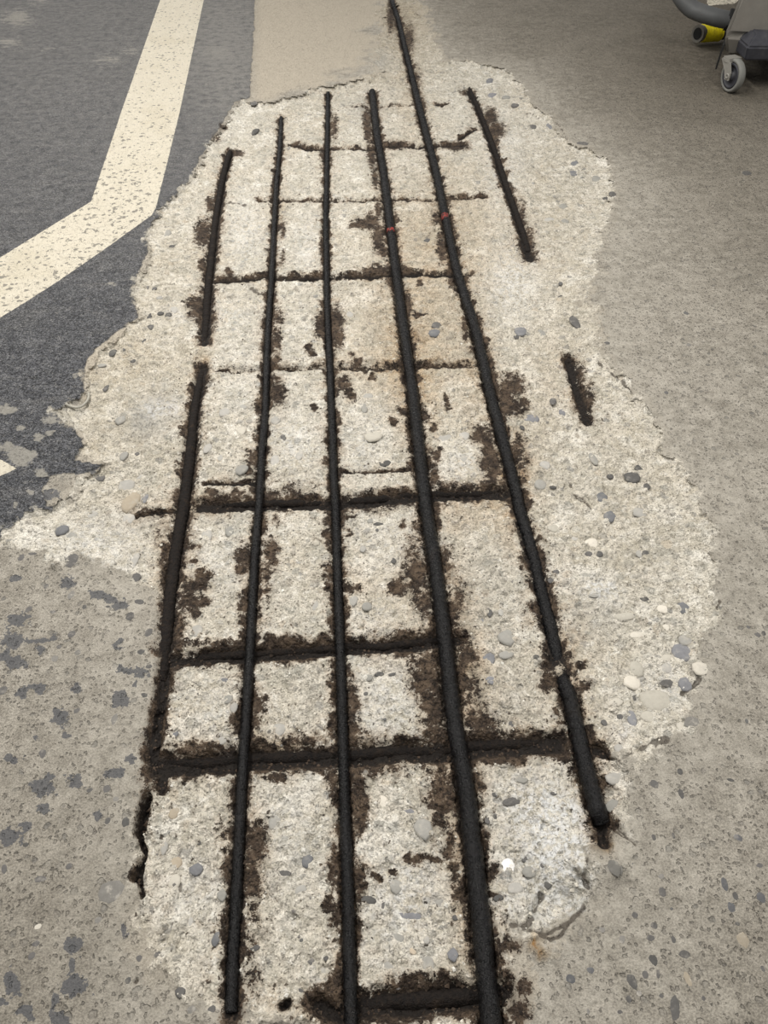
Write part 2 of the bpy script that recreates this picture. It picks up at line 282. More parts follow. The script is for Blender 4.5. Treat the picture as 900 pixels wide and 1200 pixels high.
for k, b in CROSS.items():
    s = {'fifth': .55, 'top': .8, 'third': .85, 'sixth': .9}.get(k, 1.0)
    lay([(p[0], p[1] - 1) for p in b['pts']], b['w'] * 1.12, s, .0062 + b['r'] * .75, s)
for pts, wd, dp in GROOVES: lay(pts, wd, 1.0, dp)
rust = np.maximum(rust, blobs([(a, b, c * 1.12, d * 1.08, e) for a, b, c, d, e in RUST]) + (n_fine * .25))
# the bar runs out of sight under sound concrete in two places
for cx, cy, rx, ry in ((239,415,9,10),(655,786,9,10)):
    q = ((PU - cx) / rx) ** 2 + ((PV - cy) / ry) ** 2; k = np.exp(-q)
    rust *= 1 - .75 * k; groove *= 1 - k
crack = np.zeros((NR, NC))
for pts, wd in CRACKS:
    u = [p[0] for p in pts]; v = [p[1] for p in pts]; m = window(min(u) - 20, max(u) + 20, min(v) - 20, max(v) + 20)
    d = seg_dist(GX[m], GY[m], np.array([G(a, b) for a, b in pts])) + wx[m] * .012 + n_fine[m] * .004
    crack[m] = np.maximum(crack[m], np.clip(1.2 - np.abs(d) / wd, 0, 1))
a_ochre = smooth_blobs(OCHRE, 'sum'); a_dust = blobs(DUST, 'max', .7); a_white = smooth_blobs(WHITE, 'sum'); a_spot = blobs(SPOTS, 'max', .6)
a_grey = smooth_blobs(GREYS, 'sum')
a_tan = np.maximum(a_tan, smooth_blobs([(472,20,60,60,1.4),(472,60,60,26,.8),(440,90,60,14,.8),(130,420,80,70,.9),(190,350,40,80,.6),(140,520,70,40,.8),(200,480,40,80,.5),(110,590,70,26,.4),(720,560,60,90,.4),(650,260,60,120,.45),(690,370,50,60,.5),(640,1140,80,50,.6),(520,250,60,60,.5),(520,370,50,50,.6),(450,380,30,50,.5),(640,500,50,70,.35),(760,640,60,70,.35),(180,1110,40,50,.5)], 'max') * (S_patch > -.02))
a_near = np.exp(np.minimum(S_patch, 0) / .16) * sstep(250, 480, PU + .45 * PV)

# relief
f1, rid = worley(GX * 62, GY * 62, 3); f2, rid2 = worley(GX * 130, GY * 130, 13)
peb = np.clip(1 - f1 * 1.5, 0, 1) * (rid > .45) * .0030 + np.clip(1 - f2 * 1.5, 0, 1) * (rid2 > .4) * .0014
ridge = np.abs(fbm(GX * 60, GY * 60, 91, 4)) * -.010 + .002
rough = n_big * .008 + n_mid * .012 + n_fine * .0050 + peb * 1.3 + ridge * 1.3
rough *= sstep(1.0, .45, rust) * .75 + .25
coat_m = sstep(0, .003, S_coat) * (1 - in_patch * .0)
Z = ZB + in_patch * rough * .9 + (1 - in_patch) * (n_big * .0016 + n_mid * .0008 + n_fine * .0007 * (1 + coat_m))
Z += coat_m * .0018 * sstep(.004, -.004, S_patch) + sstep(0, .002, S_line) * .0008
edge = np.exp(-((S_patch - .004) / .010) ** 2)
Z += edge * (n_mid * .008)
Z += sstep(.55, .9, rust) * (n_fine * .004 - .001)
Z -= groove + crack * .0035
far = sstep(3.5, 6.0, np.hypot(GX, GY)); Z *= 1 - far
k = (H - np.where(far > .5, 0, ZB * (1 - far))) / H
X3, Y3 = GX * k, GY * k

# faces
idx = np.arange(NR * NC).reshape(NR, NC)
quads = np.stack([idx[:-1, :-1], idx[1:, :-1], idx[1:, 1:], idx[:-1, 1:]], -1).reshape(-1, 4)[:, ::-1]
def fmean(A): return (A[:-1, :-1] + A[1:, :-1] + A[1:, 1:] + A[:-1, 1:]).reshape(-1) / 4
fS, fC, fL = fmean(S_patch), fmean(S_coat), fmean(S_line)
pvf, puf = fmean(PV), fmean(PU)
cls = np.zeros(len(quads), int)
cls[fC > 0] = 1
cls[fS > 0] = 3
isl = fL > 0; cls[isl & (cls != 3)] = 2
cls[(cls == 2) & (puf > 700)] = 4; cls[(cls == 2) & (pvf > 520)] = 5
cls[(cls == 1) & (pvf > 620)] = 0

# ------------------------------------------------------------------ node helper
class NT:
    def __init__(s, name, rough=.8, spec=.3):
        s.m = bpy.data.materials.new(name); s.m.use_nodes = True; s.t = s.m.node_tree
        s.b = s.t.nodes['Principled BSDF']
        s.b.inputs['Specular IOR Level'].default_value = spec; s.set('Roughness', rough)
        s.pos = s.t.nodes.new('ShaderNodeNewGeometry').outputs['Position']
    def put(s, sock, v):
        if isinstance(v, bpy.types.NodeSocket): s.t.links.new(v, sock)
        elif isinstance(v, (tuple, list)): sock.default_value = tuple(v) + ((1,) if len(v) == 3 and sock.type == 'RGBA' else ())
        else: sock.default_value = v
    def set(s, k, v): s.put(s.b.inputs[k], v)
    def attr(s, n):
        a = s.t.nodes.new('ShaderNodeAttribute'); a.attribute_name = n; return a.outputs['Fac']
    def acol(s, n):
        a = s.t.nodes.new('ShaderNodeAttribute'); a.attribute_name = n; return a.outputs['Color']
    def math(s, op, a, b=0.0, c=0.0, clamp=False):
        n = s.t.nodes.new('ShaderNodeMath'); n.operation = op; n.use_clamp = clamp
        s.put(n.inputs[0], a); s.put(n.inputs[1], b); s.put(n.inputs[2], c); return n.outputs[0]
    def add(s, a, b): return s.math('ADD', a, b)
    def mul(s, a, b): return s.math('MULTIPLY', a, b)
    def ss(s, lo, hi, x):
        n = s.t.nodes.new('ShaderNodeMapRange'); n.interpolation_type = 'SMOOTHSTEP'
        s.put(n.inputs[0], x); s.put(n.inputs[1], lo); s.put(n.inputs[2], hi); return n.outputs[0]
    def lin(s, lo, hi, a, b, x):
        n = s.t.nodes.new('ShaderNodeMapRange')
        for i, v in enumerate((x, lo, hi, a, b)): s.put(n.inputs[i], v)
        return n.outputs[0]
    def mix(s, f, a, b, mode='MIX'):
        n = s.t.nodes.new('ShaderNodeMix'); n.data_type = 'RGBA'; n.blend_type = mode
        s.put(n.inputs[0], f); s.put(n.inputs[6], a); s.put(n.inputs[7], b); return n.outputs[2]
    def noise(s, scale, det=3, rg=.55, vec=None):
        n = s.t.nodes.new('ShaderNodeTexNoise'); n.inputs['Scale'].default_value = scale
        n.inputs['Detail'].default_value = det; n.inputs['Roughness'].default_value = rg
        s.t.links.new(vec or s.pos, n.inputs['Vector']); return n.outputs['Fac']
    def vor(s, scale, vec=None, rnd=1.0):
        n = s.t.nodes.new('ShaderNodeTexVoronoi'); n.inputs['Scale'].default_value = scale; n.inputs['Randomness'].default_value = rnd
        s.t.links.new(vec or s.pos, n.inputs['Vector'])
        sep = s.t.nodes.new('ShaderNodeSeparateColor'); s.t.links.new(n.outputs['Color'], sep.inputs[0])
        return n.outputs['Distance'], sep.outputs[0], sep.outputs[1]
    def warp(s, scale, amt):
        n = s.t.nodes.new('ShaderNodeTexNoise'); n.inputs['Scale'].default_value = scale; n.inputs['Detail'].default_value = 2
        s.t.links.new(s.pos, n.inputs['Vector'])
        v = s.t.nodes.new('ShaderNodeVectorMath'); v.operation = 'MULTIPLY_ADD'
        s.t.links.new(n.outputs['Color'], v.inputs[0]); v.inputs[1].default_value = (amt,) * 3; s.t.links.new(s.pos, v.inputs[2]); return v.outputs[0]
    def scaled(s, xyz):
        v = s.t.nodes.new('ShaderNodeVectorMath'); v.operation = 'MULTIPLY'; s.t.links.new(s.pos, v.inputs[0]); v.inputs[1].default_value = xyz; return v.outputs[0]
    def bump(s, h, dist=.002, st=1.0):
        n = s.t.nodes.new('ShaderNodeBump'); n.inputs['Distance'].default_value = dist; n.inputs['Strength'].default_value = st
        s.t.links.new(h, n.inputs['Height']); s.t.links.new(n.outputs[0], s.b.inputs['Normal'])
    def ramp(s, x, stops):
        n = s.t.nodes.new('ShaderNodeValToRGB'); e = n.color_ramp.elements
        while len(e) < len(stops): e.new(.5)
        for el, (p, c) in zip(e, stops): el.position = p; el.color = tuple(c) + (1,)
        s.put(n.inputs[0], x); return n.outputs[0]

# ------------------------------------------------------------------ the slab's material: concrete, coating, paint, break and rust by attribute
def slab_material():
    t = NT('weathered_concrete', .85, .25)
    n6 = t.noise(5, 5, .6); n30 = t.noise(34, 4, .6); n120 = t.noise(120, 4, .65); n400 = t.noise(420, 3, .7)
    wv = t.warp(60, .012)
    # sound concrete
    conc = t.mix(t.ss(.35, .68, n6), (.225, .206, .173), (.292, .268, .228))
    conc = t.mix(t.mul(t.ss(.38, .72, n30), .9), conc, (.37, .343, .295))
    conc = t.mix(t.mul(t.ss(.40, .26, n30), .5), conc, (.175, .158, .132))
    conc = t.mix(t.mul(t.ss(.50, .34, n120), .55), conc, (.15, .136, .115))
    d1, r1, q1 = t.vor(78, wv); d2, r2, q2 = t.vor(170, wv)
    k1 = t.mul(t.ss(.36, .22, t.add(d1, t.mul(t.add(n120, -.5), .5))), t.ss(.74, .76, r1)); k2 = t.mul(t.ss(.40, .22, t.add(d2, t.mul(t.add(n400, -.5), .6))), t.ss(.52, .57, r2))
    conc = t.mix(t.mul(k1, .75), conc, t.mix(q1, (.10, .10, .098), (.30, .275, .235)))
    conc = t.mix(t.mul(k2, .78), conc, t.mix(q2, (.085, .08, .075), (.24, .215, .18)))
    conc = t.mix(1.0, conc, t.mix(t.ss(.25, .75, n400), (.48, .48, .48), (1.50, 1.50, 1.50)), 'MULTIPLY')
    conc = t.mix(t.mul(t.ss(.60, .72, n120), .35), conc, (.60, .565, .50))
    conc = t.mix(t.mul(t.attr('near'), t.lin(.3, .7, .15, .8, n30)), conc, t.mix(n120, (.28, .26, .22), (.56, .525, .46)))
    grime_shade = t.mul(t.attr('grime_shade'), t.lin(.3, .7, .75, 1.0, n30))  # darkens for grime and for the painted shade alike
    conc = t.mix(grime_shade, conc, t.mix(1.0, conc, (.50, .475, .44), 'MULTIPLY'))
    tan = t.attr('tan')
    conc = t.mix(t.mul(tan, .85), conc, t.mix(n120, (.33, .29, .23), (.52, .465, .38)))
    conc = t.mix(tan, conc, t.mix(1.0, conc, t.mix(t.ss(.3, .7, n400), (.72, .72, .72), (1.25, 1.25, 1.25)), 'MULTIPLY'))
    sp = t.ss(.46, .54, t.add(t.attr('spot'), t.add(t.mul(t.add(n120, -.5), 1.5), t.mul(t.add(t.noise(52, 4, .7), -.5), 1.7))))
    conc = t.mix(t.mul(sp, .86), conc, t.mix(n400, (.055, .057, .064), (.125, .128, .137)))
    # dark floor coating
    st = t.noise(7, 4, .6, t.scaled((1.0, 3.5, 1)))
    coat = t.mix(t.ss(.3, .7, n30), (.060, .062, .069), (.100, .102, .110))
    coat = t.mix(t.mul(t.ss(.5, .75, st), .55), coat, (.16, .158, .156))
    sc1 = t.noise(60, 4, .7, t.scaled((1.0, 2.2, 1)))
    coat = t.mix(t.mul(t.ss(.54, .70, sc1), .6), coat, (.20, .198, .195))
    coat = t.mix(t.mul(t.ss(.46, .32, sc1), .6), coat, (.034, .035, .040))
    coat = t.mix(t.mul(t.ss(.58, .70, n120), .5), coat, (.24, .235, .225))
    coat = t.mix(1.0, coat, t.mix(t.ss(.25, .75, n400), (.35, .35, .35), (1.75, 1.75, 1.75)), 'MULTIPLY')
    n200 = t.noise(210, 4, .7)
    coat = t.mix(1.0, coat, t.mix(t.ss(.36, .64, n200), (.50, .50, .50), (1.55, 1.54, 1.52)), 'MULTIPLY')
    d3, r3, q3 = t.vor(210, wv)
    coat = t.mix(t.mul(t.mul(t.ss(.32, .22, d3), t.ss(.80, .84, r3)), .6), coat, (.33, .32, .30))
    dust = t.ss(.36, .66, t.add(t.attr('dust'), t.add(t.mul(t.add(n120, -.5), .9), t.mul(t.add(t.noise(18, 4, .65, t.scaled((1, 2, 1))), -.5), 1.7))))
    coat = t.mix(t.mul(dust, .8), coat, t.mix(n120, (.30, .285, .25), (.46, .435, .385)))
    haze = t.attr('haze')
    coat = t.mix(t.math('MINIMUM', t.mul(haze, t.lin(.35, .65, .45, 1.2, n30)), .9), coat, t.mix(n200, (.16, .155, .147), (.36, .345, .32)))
    mc = t.ss(-.0015, .0015, t.add(t.attr('s_coat'), t.mul(t.add(n400, -.5), .006)))
    base = t.mix(mc, conc, coat)
    # cream marking paint with chips
    paint = t.mix(n30, (.72, .655, .525), (.82, .765, .64))
    paint = t.mix(t.mul(t.ss(.5, .7, n6), .3), paint, (.62, .55, .40))
    ch = t.add(t.noise(70, 4, .6, t.scaled((1, .8, 1))), t.attr('chip'))
    d4, r4, q4 = t.vor(62, wv)
    chip = t.math('MAXIMUM', t.ss(.63, .645, ch), t.mul(t.ss(.36, .30, d4), t.ss(.78, .80, r4)))
    chip = t.math('MAXIMUM', chip, t.mul(t.ss(.30, .24, d3), t.ss(.76, .78, r3)))
    ml = t.mul(t.ss(-.0006, .0006, t.add(t.attr('s_line'), t.mul(t.add(n400, -.5), .003))), t.math('SUBTRACT', 1.0, t.mul(chip, .9)))
    under = t.mix(mc, base, t.mix(n120, (.19, .18, .16), (.36, .335, .285)))
    isline = t.ss(-.0006, .0006, t.attr('s_line'))
    base = t.mix(isline, base, under)
    base = t.mix(ml, base, paint)
    # freshly broken concrete
    n14 = t.noise(15, 4, .65)
    brk = t.mix(t.ss(.36, .64, n30), (.50, .465, .39), (.69, .65, .57))
    brk = t.mix(t.mul(t.ss(.45, .7, n6), .5), brk, (.60, .535, .43))
    brk = t.mix(t.mul(t.ss(.54, .68, n14), .55), brk, (.42, .41, .365))
    brk = t.mix(t.mul(t.ss(.46, .34, n14), .65), brk, (.82, .79, .72))
    d5, r5, q5 = t.vor(54, t.warp(40, .02)); d6, r6, q6 = t.vor(105, t.warp(70, .012))
    pebc = t.ramp(r5, [(0, (.50, .47, .40)), (.25, (.30, .295, .265)), (.42, (.66, .63, .56)), (.62, (.42, .40, .36)), (.80, (.58, .51, .41)), (1, (.24, .245, .245))])
    brk = t.mix(t.mul(t.ss(.46, .34, d5), t.mul(t.ss(.42, .48, q5), .72)), brk, pebc)
    pebs = t.ramp(r6, [(0, (.24, .23, .205)), (.3, (.60, .56, .48)), (.55, (.42, .39, .34)), (.8, (.70, .66, .58)), (1, (.15, .15, .15))])
    brk = t.mix(t.mul(t.ss(.44, .34, d6), t.mul(t.ss(.5, .56, q6), .65)), brk, pebs)
    d7, r7, q7 = t.vor(240, wv)
    brk = t.mix(t.mul(t.mul(t.ss(.34, .22, d7), t.ss(.74, .78, r7)), .75), brk, (.11, .095, .078))
    n70 = t.noise(75, 5, .7)
    brk = t.mix(t.mul(t.ss(.58, .70, n120), .5), brk, (.21, .19, .155))
    brk = t.mix(t.mul(t.ss(.545, .67, n70), .62), brk, (.27, .25, .205))
    brk = t.mix(t.mul(t.ss(.58, .68, n30), .42), brk, (.33, .315, .27))
    brk = t.mix(t.mul(t.ss(.46, .33, n70), .75), brk, (.80, .77, .70))
    pit = t.mul(t.ss(.635, .70, t.noise(230, 4, .75)), .85); brk = t.mix(pit, brk, (.095, .078, .06))
    brk = t.mix(1.0, brk, t.mix(t.ss(.25, .75, n400), (.68, .68, .675), (1.26, 1.26, 1.26)), 'MULTIPLY')
    brk = t.mix(t.mul(tan, .62), brk, t.mix(1.0, brk, (.70, .655, .585), 'MULTIPLY'))
    gr = t.mul(t.attr('grey'), t.lin(.3, .7, .3, 1.0, n120)); brk = t.mix(t.math('MINIMUM', gr, .8), brk, (.29, .285, .27))
    wh = t.mul(t.attr('white'), t.ss(.40, .62, n120)); brk = t.mix(t.math('MINIMUM', t.mul(wh, .9), .9), brk, (.76, .765, .76))
    mp = t.ss(-.005, .006, t.add(t.attr('s_patch'), t.add(t.mul(t.add(n120, -.5), .024), t.mul(t.add(n30, -.5), .03))))
    base = t.mix(mp, base, brk)
    # brown stain, cracks, rust
    oc = t.math('MINIMUM', t.mul(t.attr('ochre'), t.lin(.25, .75, .25, 1.15, n30)), .85)
    base = t.mix(oc, base, t.mix(1.0, base, (.74, .60, .44), 'MULTIPLY'))
    base = t.mix(t.mul(t.ss(.95, 1.3, t.attr('ochre')), t.ss(.4, .6, n120)), base, t.mix(n400, (.16, .075, .02), (.40, .21, .06)))
    ck = t.ss(.3, .8, t.add(t.attr('crack'), t.mul(t.add(n120, -.5), .6))); base = t.mix(t.mul(ck, .8), base, (.075, .062, .05))
    nz = t.add(t.add(t.mul(t.add(n120, -.5), 1.15), t.mul(t.add(n400, -.5), .95)), t.mul(t.add(t.noise(62, 2, .5), -.5), .55))
    ru = t.add(t.attr('rust'), nz)
    dots = t.mul(t.mul(t.ss(.36, .24, d7), t.ss(.55, .6, r7)), t.ss(.10, .34, t.attr('rust')))
    spk = t.attr('speck')
    d8, r8, q8 = t.vor(150, t.warp(90, .014))
    dot2 = t.mul(t.mul(t.ss(.34, .22, t.add(d8, t.mul(t.add(n400, -.5), .5))), t.ss(0, .04, t.math('SUBTRACT', t.mul(spk, .42), r8))), .9)
    mr = t.math('MAXIMUM', t.math('MAXIMUM', t.ss(.41, .51, ru), t.mul(dots, .85)), dot2)
    stn = t.mul(t.mul(spk, t.ss(.42, .66, t.add(n30, t.mul(t.add(n120, -.5), .5)))), .60)
    base = t.mix(stn, base, t.mix(1.0, base, (.58, .46, .345), 'MULTIPLY'))
    rc = t.mix(t.ss(.38, .64, n30), (.036, .025, .018), (.105, .074, .050))
    rc = t.mix(t.mul(t.ss(.50, .62, n120), .85), rc, (.014, .010, .008))
    rc = t.mix(t.mul(t.ss(.44, .34, n120), .5), rc, (.16, .118, .082))
    rc = t.mix(t.mul(t.ss(.56, .72, n400), .6), rc, (.20, .15, .105))
    rc = t.mix(t.ss(.35, .8, t.attr('black')), rc, t.mix(n120, (.006, .005, .005), (.024, .018, .014)))
    base = t.mix(mr, base, rc)
    halo = t.mul(t.ss(.12, .5, t.add(t.attr('rust'), t.mul(nz, .5))), .42)
    base = t.mix(t.mul(halo, t.math('SUBTRACT', 1.0, mr)), base, t.mix(1.0, base, (.50, .40, .31), 'MULTIPLY'))
    t.set('Base Color', base)
    t.set('Roughness', t.mix(mr, t.mix(mc, (.88,) * 3, (.62,) * 3), (.72,) * 3))
    pe = t.mul(t.math('SUBTRACT', .5, d6), t.mul(mp, .9))
    hgt = t.add(t.add(t.mul(n400, .55), t.mul(n120, t.lin(0, 1, .35, 1.1, mp))), pe)
    hgt = t.add(hgt, t.mul(t.math('SUBTRACT', .4, d7), t.mul(mp, .5)))
    hgt = t.math('SUBTRACT', hgt, t.mul(t.math('MAXIMUM', k1, k2), .45))
    hgt = t.add(hgt, t.mul(mc, t.mul(n200, 1.2)))
    t.bump(hgt, .0038, 1.0)
    return t.m
slab_mat = slab_material()

a_chip = sstep(.40, 0, np.abs(PV - 300) / 300) * .03 + .05 * np.exp(-(((PU - 150) / 45) ** 2 + ((PV - 225) / 60) ** 2))
a_chip = a_chip + .07 * (PU > 780) * (PV < 30)
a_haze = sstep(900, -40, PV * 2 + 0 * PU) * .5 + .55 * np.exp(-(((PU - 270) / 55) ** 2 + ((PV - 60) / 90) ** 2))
ATTR = dict(s_coat=S_coat, s_line=S_line, s_patch=S_patch, rust=rust, black=black, ochre=a_ochre, dust=a_dust, white=a_white, spot=a_spot, grime_shade=a_grime_shade, tan=a_tan, crack=crack, grey=a_grey, chip=a_chip, haze=a_haze, near=a_near, speck=speck * sstep(-.01, .02, S_patch))
CO = np.stack([X3, Y3, Z], -1).reshape(-1, 3).astype(np.float32)

def props(o, label=None, cat=None, group=None, kind=None):
    if label: o['label'] = label
    if cat: o['category'] = cat
    if group: o['group'] = group
    if kind: o['kind'] = kind
    return o
def link(name, me, mat=None, parent=None):
    o = bpy.data.objects.new(name, me); COL.objects.link(o)
    if mat is not None: me.materials.append(mat)
    if parent is not None: o.parent = parent
    return o
def cut(name, sel, parent=None):
    q = quads[sel]; used, inv = np.unique(q, return_inverse=True); inv = inv.reshape(-1)
    me = bpy.data.meshes.new(name)
    me.vertices.add(len(used)); me.vertices.foreach_set('co', CO[used].ravel())
    me.loops.add(len(inv)); me.loops.foreach_set('vertex_index', inv.astype(np.int32))
    me.polygons.add(len(q)); me.polygons.foreach_set('loop_start', np.arange(0, 4 * len(q), 4, dtype=np.int32))
    me.polygons.foreach_set('use_smooth', np.ones(len(q), bool))
    me.update(calc_edges=True)
    for k, A in ATTR.items():
        at_ = me.attributes.new(k, 'FLOAT', 'POINT'); at_.data.foreach_set('value', A.reshape(-1)[used].astype(np.float32))
    return link(name, me, slab_mat, parent)
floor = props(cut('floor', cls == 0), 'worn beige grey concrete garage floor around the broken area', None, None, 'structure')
coating = props(cut('floor_coating', cls == 1, floor), 'dark grey worn coating at the upper left of the floor')
props(cut('painted_line', cls == 2, floor), 'wide cream painted line bending on the dark coating')
props(cut('painted_line', cls == 4, floor), 'short faded cream line behind the machine hose')
props(cut('painted_line', cls == 5, floor), 'small cream scrap of paint at the left edge')
patch = props(cut('broken_concrete', cls == 3, floor), 'pale rough broken out concrete with exposed stones and rust')

# height of the relief at a floor point, for setting things on it
def z_at(u, v):
    r = min(max(int(np.searchsorted(VVx, v)), 1), NR - 1); c = min(max(int(np.searchsorted(UU, u)), 1), NC - 1)
    return float(Z[r, c]), float(X3[r, c]), float(Y3[r, c]), float(S_patch[r, c]), float(rust[r, c])

# ------------------------------------------------------------------ stones set in the concrete
def stone_mesh(seed, n=9):
    r = random.Random(seed); vs = []; fs = []
    rr = [1 + r.uniform(-.16, .14) for _ in range(n)]
    for sc, z in ((1.0, -.7), (.97, .0), (.78, .62)):
        for i in range(n):
            a = 2 * math.pi * i / n + r.uniform(-.1, .1); vs.append((rr[i] * sc * math.cos(a), rr[i] * sc * math.sin(a), z + r.uniform(-.08, .08)))
    vs.append((r.uniform(-.15, .15), r.uniform(-.15, .15), .95))
    for k in range(2):
        for i in range(n):
            j = (i + 1) % n; fs.append((k * n + i, k * n + j, (k + 1) * n + j, (k + 1) * n + i))
    for i in range(n): fs.append((2 * n + i, 2 * n + (i + 1) % n, 3 * n))
    me = bpy.data.meshes.new('stone'); me.from_pydata(vs, [], fs)
    me.polygons.foreach_set('use_smooth', [True] * len(fs)); me.update(); return me
STONE_ME = [stone_mesh(s) for s in range(8)]
def stone_mat(name, a, b):
    t = NT(name, .72, .3); i = t.t.nodes.new('ShaderNodeObjectInfo')
    c = t.mix(t.noise(140, 4, .65), a, b)
    c = t.mix(t.mul(t.ss(.52, .66, t.noise(85, 4, .65)), .25 if 'dark' in name or 'blue' in name else .55), c, (.44, .415, .365))
    c = t.mix(1.0, c, t.mix(i.outputs['Random'], (.75, .75, .74), (1.22, 1.2, 1.2)), 'MULTIPLY')
    t.set('Base Color', c); t.bump(t.noise(380, 3), .0012, .6); return t.m
SM = dict(d=stone_mat('dark_stone', (.060, .058, .056), (.14, .136, .13)), g=stone_mat('grey_stone', (.26, .255, .235), (.40, .39, .36)), b=stone_mat('blue_grey_stone', (.12, .123, .134), (.25, .254, .265)),
 t=stone_mat('tan_stone', (.36, .30, .225), (.52, .455, .36)), w=stone_mat('pale_stone', (.46, .435, .375), (.60, .57, .50)), W=stone_mat('white_stone', (.70, .70, .68), (.78, .78, .76)))
